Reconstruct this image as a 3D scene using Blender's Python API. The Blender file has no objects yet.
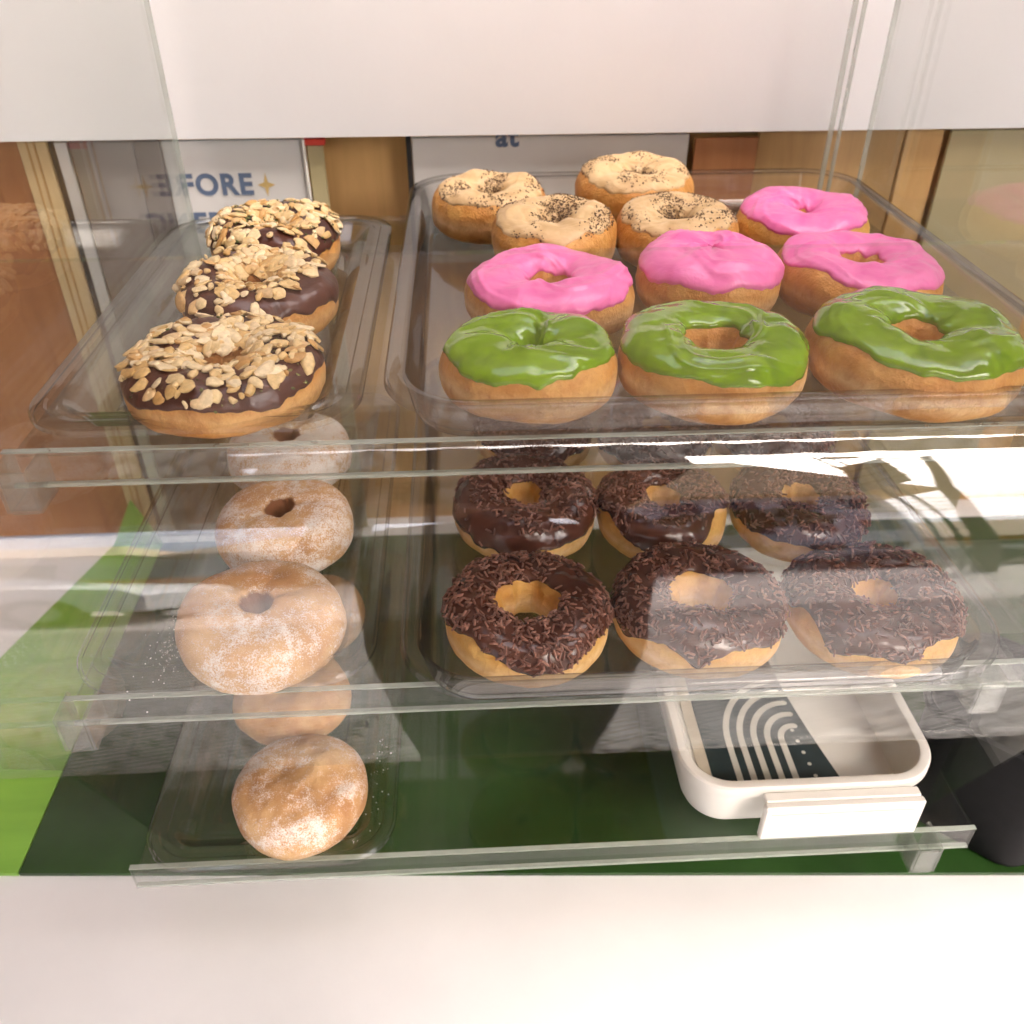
import bpy, math, random
import numpy as np
from mathutils import Vector, Matrix, noise
R=math.radians
scene=bpy.context.scene
col=scene.collection

# ------------------------------------------------------------------ helpers
def tag(o,label=None,cat=None,group=None,kind=None):
    if label: o['label']=label
    if cat: o['category']=cat
    if group: o['group']=group
    if kind: o['kind']=kind
    return o
def empty(name,loc=(0,0,0),rz=0):
    o=bpy.data.objects.new(name,None); col.objects.link(o); o.location=loc; o.rotation_euler=(0,0,rz)
    o.empty_display_size=.02
    return o
def mk(name,verts,faces,mat,parent=None,smooth=True,angle=40,mats=None,fm=None):
    me=bpy.data.meshes.new(name)
    me.from_pydata([tuple(v) for v in verts],[],faces); me.validate(); me.update()
    for m in (mats or [mat]): me.materials.append(m)
    if fm:
        me.polygons.foreach_set('material_index',fm[:len(me.polygons)])
    if smooth:
        me.polygons.foreach_set('use_smooth',[True]*len(me.polygons))
        if angle<179: me.set_sharp_from_angle(angle=R(angle))
    o=bpy.data.objects.new(name,me); col.objects.link(o)
    if parent: o.parent=parent
    return o
class MB:
    def __init__(s): s.v=[]; s.f=[]
    def add(s,vs,fs):
        b=len(s.v); s.v+= [tuple(v) for v in vs]; s.f+=[tuple(i+b for i in f) for f in fs]; return s
    def box(s,x0,x1,y0,y1,z0,z1,M=None,bev=0):
        if bev>0:
            pts=[]
            import itertools
            b=bev
            # 24-vertex chamfered box
            ids={}
            X=(x0,x1);Y=(y0,y1);Z=(z0,z1)
            for i in (0,1):
                for j in (0,1):
                    for k in (0,1):
                        sx=1 if i==0 else -1; sy=1 if j==0 else -1; sz=1 if k==0 else -1
                        ids[i,j,k,'x']=len(pts);pts.append((X[i],Y[j]+sy*b,Z[k]+sz*b))
                        ids[i,j,k,'y']=len(pts);pts.append((X[i]+sx*b,Y[j],Z[k]+sz*b))
                        ids[i,j,k,'z']=len(pts);pts.append((X[i]+sx*b,Y[j]+sy*b,Z[k]))
            fs=[]
            q=lambda i,j,k,a: ids[i,j,k,a]
            fs+= [(q(0,0,0,'x'),q(0,0,1,'x'),q(0,1,1,'x'),q(0,1,0,'x')),(q(1,0,0,'x'),q(1,1,0,'x'),q(1,1,1,'x'),q(1,0,1,'x'))]
            fs+= [(q(0,0,0,'y'),q(1,0,0,'y'),q(1,0,1,'y'),q(0,0,1,'y')),(q(0,1,0,'y'),q(0,1,1,'y'),q(1,1,1,'y'),q(1,1,0,'y'))]
            fs+= [(q(0,0,0,'z'),q(0,1,0,'z'),q(1,1,0,'z'),q(1,0,0,'z')),(q(0,0,1,'z'),q(1,0,1,'z'),q(1,1,1,'z'),q(0,1,1,'z'))]
            for i in (0,1):
                for j in (0,1):
                    for k in (0,1):
                        t=(q(i,j,k,'x'),q(i,j,k,'y'),q(i,j,k,'z'))
                        fs.append(t if (i+j+k)%2==0 else t[::-1])
            for i in (0,1):
                for j in (0,1):
                    f=(q(i,j,0,'x'),q(i,j,1,'x'),q(i,j,1,'y'),q(i,j,0,'y')); fs.append(f if (i+j)%2==0 else f[::-1])
                    f=(q(i,0,j,'x'),q(i,0,j,'z'),q(i,1,j,'z'),q(i,1,j,'x')); fs.append(f if (i+j)%2==0 else f[::-1])
                    f=(q(0,i,j,'y'),q(0,i,j,'z'),q(1,i,j,'z'),q(1,i,j,'y')); fs.append(f[::-1] if (i+j)%2==0 else f)
            vs=pts
        else:
            vs=[(x0,y0,z0),(x1,y0,z0),(x1,y1,z0),(x0,y1,z0),(x0,y0,z1),(x1,y0,z1),(x1,y1,z1),(x0,y1,z1)]
            fs=[(3,2,1,0),(4,5,6,7),(0,1,5,4),(1,2,6,5),(2,3,7,6),(3,0,4,7)]
        if M is not None: vs=[M@Vector(v) for v in vs]
        return s.add(vs,fs)
    def tube(s,pts,r,n=10,closed_ends=True):
        pts=[Vector(p) for p in pts]; rs=r if isinstance(r,(list,tuple)) else [r]*len(pts)
        vs=[];fs=[]
        up=Vector((0,0,1))
        for i,p in enumerate(pts):
            d=(pts[min(i+1,len(pts)-1)]-pts[max(i-1,0)]).normalized()
            a=d.cross(up) if abs(d.dot(up))<.95 else d.cross(Vector((1,0,0)))
            a.normalize(); b=d.cross(a)
            for k in range(n):
                t=2*math.pi*k/n; vs.append(p+a*math.cos(t)*rs[i]+b*math.sin(t)*rs[i])
        for i in range(len(pts)-1):
            for k in range(n):
                k2=(k+1)%n; fs.append((i*n+k,i*n+k2,(i+1)*n+k2,(i+1)*n+k))
        if closed_ends:
            fs.append(tuple(range(n))[::-1]); fs.append(tuple(range((len(pts)-1)*n,len(pts)*n)))
        return s.add(vs,fs)
    def build(s,name,mat,parent=None,smooth=True,angle=35,**k): return mk(name,s.v,s.f,mat,parent,smooth,angle,**k)

# ------------------------------------------------------------------ materials
def newmat(name):
    m=bpy.data.materials.new(name); m.use_nodes=True
    nt=m.node_tree; nt.nodes.clear(); return m,nt
class NT:
    def __init__(s,nt): s.nt=nt
    def n(s,t,**k):
        x=s.nt.nodes.new(t)
        for a,b in k.items(): setattr(x,a,b)
        return x
    def l(s,a,b): s.nt.links.new(a,b)
    def coord(s,scale=(1,1,1),kind='Object'):
        c=s.n('ShaderNodeTexCoord'); m=s.n('ShaderNodeMapping'); m.inputs['Scale'].default_value=scale
        s.l(c.outputs[kind],m.inputs['Vector']); return m.outputs['Vector']
    def noise(s,vec,scale,detail=4,rough=.55,dist=0):
        x=s.n('ShaderNodeTexNoise'); x.inputs['Scale'].default_value=scale; x.inputs['Detail'].default_value=detail
        x.inputs['Roughness'].default_value=rough; x.inputs['Distortion'].default_value=dist; s.l(vec,x.inputs['Vector']); return x.outputs['Fac']
    def ramp(s,fac,stops,interp='LINEAR'):
        r=s.n('ShaderNodeValToRGB'); r.color_ramp.interpolation=interp
        e=r.color_ramp.elements
        while len(e)<len(stops): e.new(.5)
        for q,(p,c) in zip(e,stops):
            q.position=p; q.color=(c,c,c,1) if isinstance(c,(int,float)) else (*c,1)
        s.l(fac,r.inputs['Fac']); return r.outputs['Color']
    def mix(s,fac,a,b,mode='MIX'):
        x=s.n('ShaderNodeMix',data_type='RGBA',blend_type=mode)
        for sock,val in ((x.inputs[0],fac),(x.inputs[6],a),(x.inputs[7],b)):
            if hasattr(val,'is_output'): s.l(val,sock)
            elif isinstance(val,(int,float)): sock.default_value=val
            else: sock.default_value=(*val,1)
        return x.outputs[2]
    def math(s,op,a,b=0,c=None,clamp=False):
        x=s.n('ShaderNodeMath',operation=op); x.use_clamp=clamp
        for i,v in enumerate((a,b,c)):
            if v is None: continue
            if hasattr(v,'is_output'): s.l(v,x.inputs[i])
            else: x.inputs[i].default_value=v
        return x.outputs[0]
    def bump(s,h,strength=.3,dist=.001):
        b=s.n('ShaderNodeBump'); b.inputs['Strength'].default_value=strength; b.inputs['Distance'].default_value=dist
        s.l(h,b.inputs['Height']); return b.outputs['Normal']
    def bsdf(s,colr,rough=.5,normal=None,**k):
        p=s.n('ShaderNodeBsdfPrincipled')
        if hasattr(colr,'is_output'): s.l(colr,p.inputs['Base Color'])
        else: p.inputs['Base Color'].default_value=(*colr,1)
        if hasattr(rough,'is_output'): s.l(rough,p.inputs['Roughness'])
        else: p.inputs['Roughness'].default_value=rough
        if normal: s.l(normal,p.inputs['Normal'])
        for a,v in k.items():
            i=p.inputs[a.replace('_',' ')]
            if hasattr(v,'is_output'): s.l(v,i)
            else: i.default_value=v
        return p.outputs['BSDF']
    def out(s,sh):
        o=s.n('ShaderNodeOutputMaterial'); s.l(sh,o.inputs['Surface'])

def simple(name,c,rough=.6,var=.12,scale=30,bump=.0,stretch=(1,1,1),bscale=None,**k):
    m,nt=newmat(name); t=NT(nt); v=t.coord(stretch)
    n=t.noise(v,scale,5)
    dark=tuple(x*(1-var*1.6) for x in c); lite=tuple(min(1,x*(1+var)) for x in c)
    cc=t.ramp(n,[(.3,dark),(.7,lite)])
    nn=t.bump(t.noise(v,bscale or scale*6,4),bump,.001) if bump else None
    t.out(t.bsdf(cc,rough,nn,**k)); return m

def acrylic(name,face=(.985,.99,.985),edge=(.62,.68,.62),haze=.012,rough=.01,smudge=.035,dustscale=60,edgepow=.5,edgepow2=3.,streak=(1,1,1),IOR=1.49):
    """clear sheet: straight-through view, mirror reflection by Fresnel, greenish absorption at grazing angles, dust and wipe marks"""
    m,nt=newmat(name); t=NT(nt)
    g=t.n('ShaderNodeNewGeometry')
    ior=t.math('MULTIPLY_ADD',g.outputs['Backfacing'],1/IOR-IOR,IOR)
    fr=t.n('ShaderNodeFresnel'); t.l(ior,fr.inputs['IOR'])
    lw=t.n('ShaderNodeLayerWeight'); lw.inputs['Blend'].default_value=edgepow
    tc=t.mix(t.math('POWER',lw.outputs['Facing'],edgepow2),face,edge)
    tr=t.n('ShaderNodeBsdfTransparent'); t.l(tc,tr.inputs['Color'])
    gl=t.n('ShaderNodeBsdfGlossy'); gl.inputs['Roughness'].default_value=rough
    s1=t.n('ShaderNodeMixShader'); t.l(fr.outputs[0],s1.inputs[0]); t.l(tr.outputs[0],s1.inputs[1]); t.l(gl.outputs[0],s1.inputs[2])
    df=t.n('ShaderNodeBsdfDiffuse'); df.inputs['Color'].default_value=(.8,.8,.78,1)
    v=t.coord(streak)
    n1=t.ramp(t.noise(v,dustscale*.12,5,.6,.6),[(.45,0.),(.75,1.)])
    n2=t.ramp(t.noise(v,dustscale*14,2),[(.70,0.),(.78,1.)])
    h=t.math('ADD',t.math('MULTIPLY',n1,smudge),haze)
    h=t.math('ADD',h,t.math('MULTIPLY',t.math('MULTIPLY',n2,n1),.25),clamp=True)
    s2=t.n('ShaderNodeMixShader'); t.l(h,s2.inputs[0]); t.l(s1.outputs[0],s2.inputs[1]); t.l(df.outputs[0],s2.inputs[2])
    t.out(s2.outputs[0]); return m

M={}
M['pane']=acrylic('clear_pane_acrylic',(.992,.994,.992),(.8,.84,.8),haze=.001,smudge=.005,dustscale=40,rough=.004,streak=(1,.4,2),IOR=1.62)
M['shelf']=acrylic('clear_shelf_acrylic',(.990,.993,.990),(.50,.58,.50),haze=.001,smudge=.010,streak=(1,.25,1))
M['tray']=acrylic('clear_tray_polycarbonate',(.984,.980,.976),(.05,.035,.03),haze=.001,smudge=.012,rough=.03,streak=(1,.3,1))
M['tray_warm']=acrylic('clear_serving_tray_acrylic',(.984,.984,.972),(.16,.16,.11),haze=.001,smudge=.014,rough=.03,streak=(1,.3,1))
def polished_edge():
    m,nt=newmat('frosted_cut_edge'); t=NT(nt)
    v=t.coord((1,1,1)); n=t.noise(v,120,3)
    b=t.bsdf(t.ramp(n,[(.3,(.52,.58,.51)),(.7,(.60,.66,.58))]),.25,None)
    tr=t.n('ShaderNodeBsdfTransparent'); s=t.n('ShaderNodeMixShader'); s.inputs[0].default_value=.42
    t.l(tr.outputs[0],s.inputs[1]); t.l(b,s.inputs[2]); t.out(s.outputs[0]); return m
M['edge']=polished_edge()

def dough(name,base=(.60,.28,.062),pale=(.76,.44,.14),dark=(.42,.16,.030),ring=.68):
    m,nt=newmat(name); t=NT(nt)
    v=t.coord(); n=t.noise(v,28,5,.6); n2=t.noise(v,140,4,.6); n3=t.noise(v,700,3,.6)
    c=t.ramp(n,[(.28,dark),(.48,base),(.72,pale)])
    # the pale unfried waist of a ring doughnut sits at half height
    sp=t.n('ShaderNodeSeparateXYZ'); t.l(v,sp.inputs[0])
    z=t.math('ADD',sp.outputs[2],t.math('MULTIPLY',t.math('SUBTRACT',n,.5),.012))
    w=t.math('SUBTRACT',1,t.math('DIVIDE',t.math('ABSOLUTE',t.math('SUBTRACT',z,.015)),.0085),clamp=True)
    c=t.mix(t.math('MULTIPLY',t.math('POWER',w,1.2),ring),c,(.88,.64,.34))
    c=t.mix(t.math('MULTIPLY',t.ramp(n2,[(.46,0.),(.70,1.)]),.5),c,dark)
    h=t.math('ADD',t.math('MULTIPLY',n2,1.),t.math('MULTIPLY',n3,.35))
    h=t.math('ADD',h,t.math('MULTIPLY',n,2.))
    t.out(t.bsdf(c,.5,t.bump(h,.7,.0022),Subsurface_Weight=.08,Subsurface_Radius=(.006,.003,.0012),Subsurface_Scale=1.,Specular_IOR_Level=.4)); return m
M['dough']=dough('fried_dough')
M['dough_pale']=dough('pale_fried_dough',(.70,.38,.09),(.82,.52,.17),(.54,.25,.05))
M['dough_dark']=dough('deep_fried_dough',(.58,.25,.05),(.74,.40,.11),(.38,.14,.028),.35)

def sugar(name,amount=.5,seed=0,hole=0):
    m,nt=newmat(name); t=NT(nt)
    v=t.coord(); v0=v; mp=t.n('ShaderNodeMapping'); mp.inputs['Location'].default_value=(seed*.31,seed*.17,0); t.l(v,mp.inputs[0]); v=mp.outputs[0]
    n=t.noise(v,30,5,.6); n2=t.noise(v,160,5,.65); n3=t.noise(v,1100,2,.6); n4=t.noise(v,22,4,.6,.8)
    c=t.ramp(n,[(.28,(.42,.18,.045)),(.5,(.60,.31,.09)),(.72,(.74,.46,.18))])
    g=t.n('ShaderNodeNewGeometry'); sn=t.n('ShaderNodeSeparateXYZ'); t.l(g.outputs['Normal'],sn.inputs[0])
    # powder drifts: patches broken up by fine grain
    f=t.math('ADD',t.math('MULTIPLY',n4,1.25),t.math('MULTIPLY',n2,.75))
    f=t.math('ADD',f,t.math('MULTIPLY',t.math('SUBTRACT',n3,.5),1.0))
    f=t.math('ADD',f,amount-1.0-.0)
    f=t.ramp(f,[(.42,0.),(.72,1.)])
    f=t.math('MULTIPLY',f,.85)
    f=t.math('MAXIMUM',f,t.math('MULTIPLY',n,.2))
    if hole:   # shade of the deep hole painted in dark brown, powder left out
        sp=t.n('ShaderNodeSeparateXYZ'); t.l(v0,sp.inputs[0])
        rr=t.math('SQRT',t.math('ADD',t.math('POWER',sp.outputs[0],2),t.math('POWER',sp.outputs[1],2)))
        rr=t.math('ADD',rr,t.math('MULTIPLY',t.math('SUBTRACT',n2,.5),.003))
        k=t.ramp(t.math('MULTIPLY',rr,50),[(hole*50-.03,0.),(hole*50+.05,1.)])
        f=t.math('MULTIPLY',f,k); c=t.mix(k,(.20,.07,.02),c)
    c=t.mix(f,c,(.90,.86,.81))
    h=t.math('ADD',t.math('MULTIPLY',n2,.8),t.math('MULTIPLY',n3,.4))
    t.out(t.bsdf(c,.75,t.bump(h,.7,.0016),Subsurface_Weight=.04,Subsurface_Radius=(.006,.003,.0012),Subsurface_Scale=1.)); return m

def icing(name,c,c2,rough=.18,bump=.25,sss=.2,spec=.5,coat=.3,scale=45):
    m,nt=newmat(name); t=NT(nt); v=t.coord()
    n=t.noise(v,scale,4,.5,1.2); n2=t.noise(v,260,3)
    cc=t.ramp(n,[(.3,c2),(.62,c)])
    h=t.math('ADD',n,t.math('MULTIPLY',n2,.12))
    t.out(t.bsdf(cc,rough,t.bump(h,bump,.003),Subsurface_Weight=sss,Subsurface_Radius=(.004,.004,.003),Subsurface_Scale=1.,Specular_IOR_Level=spec,Coat_Weight=coat,Coat_Roughness=.12)); return m
M['green']=icing('green_icing',(.19,.35,.004),(.115,.235,.004),.12,.14,.06,.5,.35)
M['pink']=icing('pink_icing',(.90,.225,.50),(.80,.155,.42),.34,.35,.2,.45,.15,60)
M['choc']=icing('chocolate_icing',(.10,.032,.018),(.055,.018,.011),.26,.35,0)
M['choc_nut']=icing('dark_chocolate_icing',(.085,.028,.017),(.045,.014,.010),.36,.5,0,.5,.1)
M['cream']=icing('cream_icing',(.68,.49,.26),(.54,.35,.16),.5,.45,.15,.35,.05,60)

def islands(name,stops,rough=.5,**k):
    m,nt=newmat(name); t=NT(nt); g=t.n('ShaderNodeNewGeometry')
    c=t.ramp(g.outputs['Random Per Island'],stops); v=t.coord()
    c=t.mix(.35,c,t.ramp(t.noise(v,400,3),[(.35,.35),(.65,1.)]),'MULTIPLY')
    t.out(t.bsdf(c,rough,None,**k)); return m
M['nuts']=islands('chopped_nut_bits',[(0,(.55,.30,.09)),(.15,(.74,.50,.20)),(.5,(.84,.64,.33)),(.8,(.88,.73,.46)),(1,(.64,.36,.11))],.5)
M['sprinkle']=islands('chocolate_vermicelli',[(0,(.13,.045,.028)),(.6,(.27,.11,.07)),(1,(.42,.21,.15))],.3)
M['crumb']=islands('dark_crumbs',[(0,(.05,.025,.012)),(.6,(.15,.08,.04)),(1,(.26,.17,.08))],.7)
M['greencrumb']=islands('green_crumbs',[(0,(.03,.03,.01)),(.6,(.12,.15,.04)),(1,(.25,.25,.08))],.7)
M['sugarbits']=simple('icing_sugar_dust',(.9,.88,.84),.9,.02)

# ------------------------------------------------------------------ dimensions (metres, street level = 0)
Z1,Z2,Z3=1.218,1.0743,.921
X0,W=-.2331,.5402
X1=X0+W
ZC=.850

# ------------------------------------------------------------------ clear trays
def rrect(x0,x1,y0,y1,r,n=9):
    p=[]
    for cx,cy,a0 in ((x1-r,y1-r,0),(x0+r,y1-r,90),(x0+r,y0+r,180),(x1-r,y0+r,270)):
        for i in range(n+1):
            a=R(a0+90*i/n); p.append((cx+r*math.cos(a),cy+r*math.sin(a)))
    return p
def lofted(name,x0,x1,y0,y1,R0,prof,mat,parent=None,n=9,wob=0,rmin=.006,**k):
    vs=[];fs=[];N=4*(n+1)
    for ins,z in prof:
        r=max(rmin,R0-ins)
        for (x,y) in rrect(x0+ins,x1-ins,y0+ins,y1-ins,r,n):
            dz=wob*noise.noise(Vector((x*9,y*9,z*4))) if wob else 0
            vs.append((x,y,z+dz))
    L=len(prof)
    for i in range(L-1):
        for j in range(N):
            j2=(j+1)%N; fs.append((i*N+j,i*N+j2,(i+1)*N+j2,(i+1)*N+j))
    fs.append(tuple(range(N))[::-1]); fs.append(tuple(range((L-1)*N,L*N)))
    return mk(name,vs,fs,mat,parent,True,32,**k)
deep0=[(.030,0),(.0235,.0006),(.0205,.003),(.0185,.008),(.0140,.0270),(.0125,.0288),(.0030,.0290),(.0018,.0285),(.0012,.0245),(0,.0240),(-.0008,.0246),(-.0002,.0298),(.0012,.0318),(.0030,.0325),(.0118,.0325),(.0148,.0312),(.0168,.0280),(.0208,.0095),(.0228,.0055),(.0262,.0032),(.034,.0026)]
deep=[(i*.72 if i>.003 else i,z*.80) for i,z in deep0]
flat=[(.034,0),(.029,.0006),(.026,.0022),(.0195,.0115),(.0175,.0128),(.0025,.0130),(.0018,.0110),(.0008,.0106),(0,.0112),(0,.0140),(.001,.0154),(.0025,.0158),(.0075,.0158),(.0088,.0146),(.0125,.0144),(.0140,.0156),(.0165,.0156),(.0190,.0140),(.0275,.0046),(.0310,.0027),(.037,.0024),(.0385,.0040),(.0410,.0042),(.0425,.0026)]
def tray(kind,x0,x1,y0,y1,z,label,group):
    rt=empty('deep_display_tray' if kind=='deep' else 'shallow_display_tray',((x0+x1)/2,(y0+y1)/2,z+.0008))
    tag(rt,label,'tray',group)
    w=(x1-x0)/2; d=(y1-y0)/2
    pr=deep if kind=='deep' else flat
    k=(.0118 if kind=='deep' else .0125)
    o=lofted('tray_body',-w,w,-d,d,.046 if kind=='deep' else .034,pr,M['tray'] if kind=='deep' else M['tray_warm'],rt,12)
    return rt
TG='clear trays of doughnuts on the display shelves'
tray('flat',-.2240,-.0560,.383,.715,Z1,'shallow clear tray on the top shelf under three nut doughnuts',TG)
tray('flat',-.2290,-.0590,.350,.690,Z2,'shallow clear tray on the middle shelf under the sugared ring doughnuts',TG)
tray('flat',-.2230,-.0590,.340,.668,Z3,'shallow clear tray on the bottom shelf under the sugared bun',TG)
tray('deep',-.0440,.3330,.374,.794,Z1,'deep clear tray on the top shelf with green, pink and cream doughnuts',TG)
tray('deep',-.0440,.3000,.329,.745,Z2,'deep clear tray on the middle shelf with chocolate sprinkle doughnuts',TG)

# ------------------------------------------------------------------ the acrylic display case
case=empty('display_case',(.037,.55,Z3-.03))
tag(case,'clear acrylic countertop case with three shelves and a curved front guard','display case')
def inv(o):  # children are built in world coordinates
    o.matrix_parent_inverse=case.matrix_basis.inverted() if False else Matrix.Translation(-Vector(case.location))
    return o
def shelf(y0,y1,z,dx=0):
    r=empty('shelf',(0,0,0)); r.parent=case; inv(r)
    b=MB().box(X0+.0052,X1+.0280,y0,y1,z-.0038,z-.0001,bev=.0004).build('shelf_plate',M['shelf'],r)
    l=MB().box(X0,X1+.0280,y0-.0034,y0-.0002,z-.0180,z+.0002,bev=.0004).build('shelf_lip',M['shelf'],r)
    e=MB().box(X0,X1+.0280,y0-.0036,y0,z-.0204,z-.0182,bev=.0005).build('lip_edge',M['edge'],r)
    e2=MB().box(X0,X1+.0280,y0-.0035,y0-.0001,z+.0003,z+.0012).build('top_edge',M['edge'],r)
    return r
shelf(.3918,.764,Z1); shelf(.3614,.735,Z2); shelf(.3555,.727,Z3)
# curved front guard
S=[0,.102,.155,.25];N_=[3,18,40,49.5]
def profile(n=72,y=.285,z=1.10):
    pts=[(y,z,3.)];ds=S[-1]/n
    for i in range(n):
        a=R(float(np.interp((i+.5)*ds,S,N_))); y+=math.sin(a)*ds; z+=math.cos(a)*ds
        pts.append((y,z,float(np.interp((i+1)*ds,S,N_))))
    return pts
PR=profile()
PX0,PX1=X0-.030,X1+.045
def guard():
    th=.003; vs=[];fs=[];nx=40
    n=len(PR)
    for side in (0,1):
        for (y,z,a) in PR:
            ny,nz=-math.cos(R(a)),math.sin(R(a))
            for i in range(nx+1):
                x=PX0+(PX1-PX0)*i/nx
                w=.00022*noise.noise(Vector((x*7,z*16,3.1)))
                o=-th*side+w
                vs.append((x,y+ny*o,z+nz*o))
    q=lambda s,r,i:(s*n+r)*(nx+1)+i
    for r in range(n-1):
        for i in range(nx):
            fs.append((q(0,r,i),q(0,r,i+1),q(0,r+1,i+1),q(0,r+1,i)))
            fs.append((q(1,r,i),q(1,r+1,i),q(1,r+1,i+1),q(1,r,i+1)))
    for i in range(nx):
        fs.append((q(0,0,i),q(1,0,i),q(1,0,i+1),q(0,0,i+1))); fs.append((q(0,n-1,i),q(0,n-1,i+1),q(1,n-1,i+1),q(1,n-1,i)))
    for r in range(n-1):
        fs.append((q(0,r,0),q(0,r+1,0),q(1,r+1,0),q(1,r,0))); fs.append((q(0,r,nx),q(1,r,nx),q(1,r+1,nx),q(0,r+1,nx)))
    return mk('curved_guard',vs,fs,M['pane'],case,True,60)
inv(guard())
# side panels follow the guard's curve
def side(x):
    pts=[(y+.006,z) for (y,z,a) in PR[::6]]
    pts=pts+[(.412,1.46),(.766,1.46),(.766,ZC+.0005),(.415,ZC+.0005),(.330,1.05)]
    n=len(pts); vs=[(x-.0016,y,z) for y,z in pts]+[(x+.0016,y,z) for y,z in pts]
    fs=[tuple(range(n)),tuple(range(n,2*n))[::-1]]+[(i,n+i,n+(i+1)%n,(i+1)%n) for i in range(n)]
    return inv(mk('side_panel',vs,fs,M['pane'],case,True,30))
side(X0+.0034); side(X1+.030)
for x in (X0+.0034,X1+.030):
    inv(MB().box(x-.0018,x+.0018,.7662,.7680,ZC+.0005,1.46).build('cut_edge',M['edge'],case))
# back corner posts visible above the top shelf
inv(MB().box(X1-.0065,X1-.0035,.760,.764,Z1+.001,1.46).build('back_post',M['edge'],case))
inv(MB().box(X1+.0015,X1+.0035,.760,.764,Z1+.001,1.46).build('back_post',M['edge'],case))
def clip(x,y,z):
    b=MB()
    b.box(x-.009,x-.007,y-.012,y+.010,z-.028,z-.002,bev=.0004)
    b.box(x+.007,x+.009,y-.012,y+.010,z-.028,z-.002,bev=.0004)
    b.box(x-.0068,x+.0068,y-.012,y+.010,z-.0285,z-.0262,bev=.0004)
    b.box(x-.0068,x+.0068,y-.0125,y-.0105,z-.026,z-.004,bev=.0004)
    return inv(b.build('shelf_clip',M['clip'],case))
M['clip']=acrylic('clip_acrylic',(.93,.94,.92),(.45,.50,.45),haze=.04,smudge=.08,rough=.06)
clip(X0+.008,.3885,Z1); clip(X0+.006,.358,Z2); clip(X1-.010,.358,Z2); clip(X1-.008,.352,Z3); clip(X1-.008,.388,Z1)

# ------------------------------------------------------------------ doughnuts
class Ring:
    def __init__(s,Ro,Ri,h,seed,e=.82,fill=0,lump=.05,oval=0,sag=0,ein=.8,hv=.30):
        s.Ro,s.Ri,s.h,s.seed,s.e,s.fill,s.lump,s.oval=Ro,Ri,h,seed,e,fill,lump,oval
        s.sag=sag; s.ein=ein; s.hv=hv
    def P(s,u,ph,off=0.):
        c,sn=math.cos(ph),math.sin(ph)
        cu,su=math.cos(u),math.sin(u)
        k=Vector((cu*1.1+s.seed*3.7,su*1.1,s.seed))
        Ro=s.Ro*(1+s.lump*noise.noise(k*1.0)*.8)*(1+s.oval*math.cos(2*u))
        Ri=s.Ri*(1+s.hv*noise.noise(k*1.7+Vector((9,0,0))))*(1-s.oval*1.5*math.cos(2*u))
        Rm=(Ro+Ri)/2;a=(Ro-Ri)/2;b=s.h/2*(1+.10*noise.noise(k*1.3+Vector((0,5,0))))
        e=s.e if c>0 else s.ein
        cc=math.copysign(abs(c)**e,c); ss=math.copysign(abs(sn)**(.9 if sn>0 else .70),sn)
        z=b+b*ss
        if s.fill and ph>math.pi/2:
            if ph<=math.pi: z=b+b*((1-s.fill)*ss+s.fill*(1+.0*ss))
            z=max(z,0)
        if ph<=math.pi/2+.01 and s.sag: z-=s.sag*math.cos(ph)**2*b
        r=Rm+a*cc
        if off:
            # offset along the ideal ellipse normal
            nx,nz=c/a,sn/b; L=math.hypot(nx,nz); r+=off*nx/L; z+=off*nz/L
        p=Vector((r*cu,r*su,z))
        q=p*38+Vector((s.seed*7,0,0))
        d=.0012*noise.noise(q)+.0006*noise.noise(q*2.7)+.0002*noise.noise(q*7)
        m=Vector((cu*cc,su*cc,ss))
        if s.fill and ph>2.5: d*=.2
        return p+m*d
    def normal(s,u,ph,off=0):
        p=s.P(u,ph,off); a=s.P(u+.02,ph,off)-p; b=s.P(u,ph+.03,off)-p
        n=a.cross(b); n.normalize()
        return p,n
def ring_mesh(name,rg,mat,parent,nu=110,nv=44):
    vs=[rg.P(2*math.pi*i/nu,2*math.pi*j/nv) for i in range(nu) for j in range(nv)]
    fs=[(i*nv+j,((i+1)%nu)*nv+j,((i+1)%nu)*nv+(j+1)%nv,i*nv+(j+1)%nv) for i in range(nu) for j in range(nv)]
    return mk(name,vs,fs,mat,parent,True,180)
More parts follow.
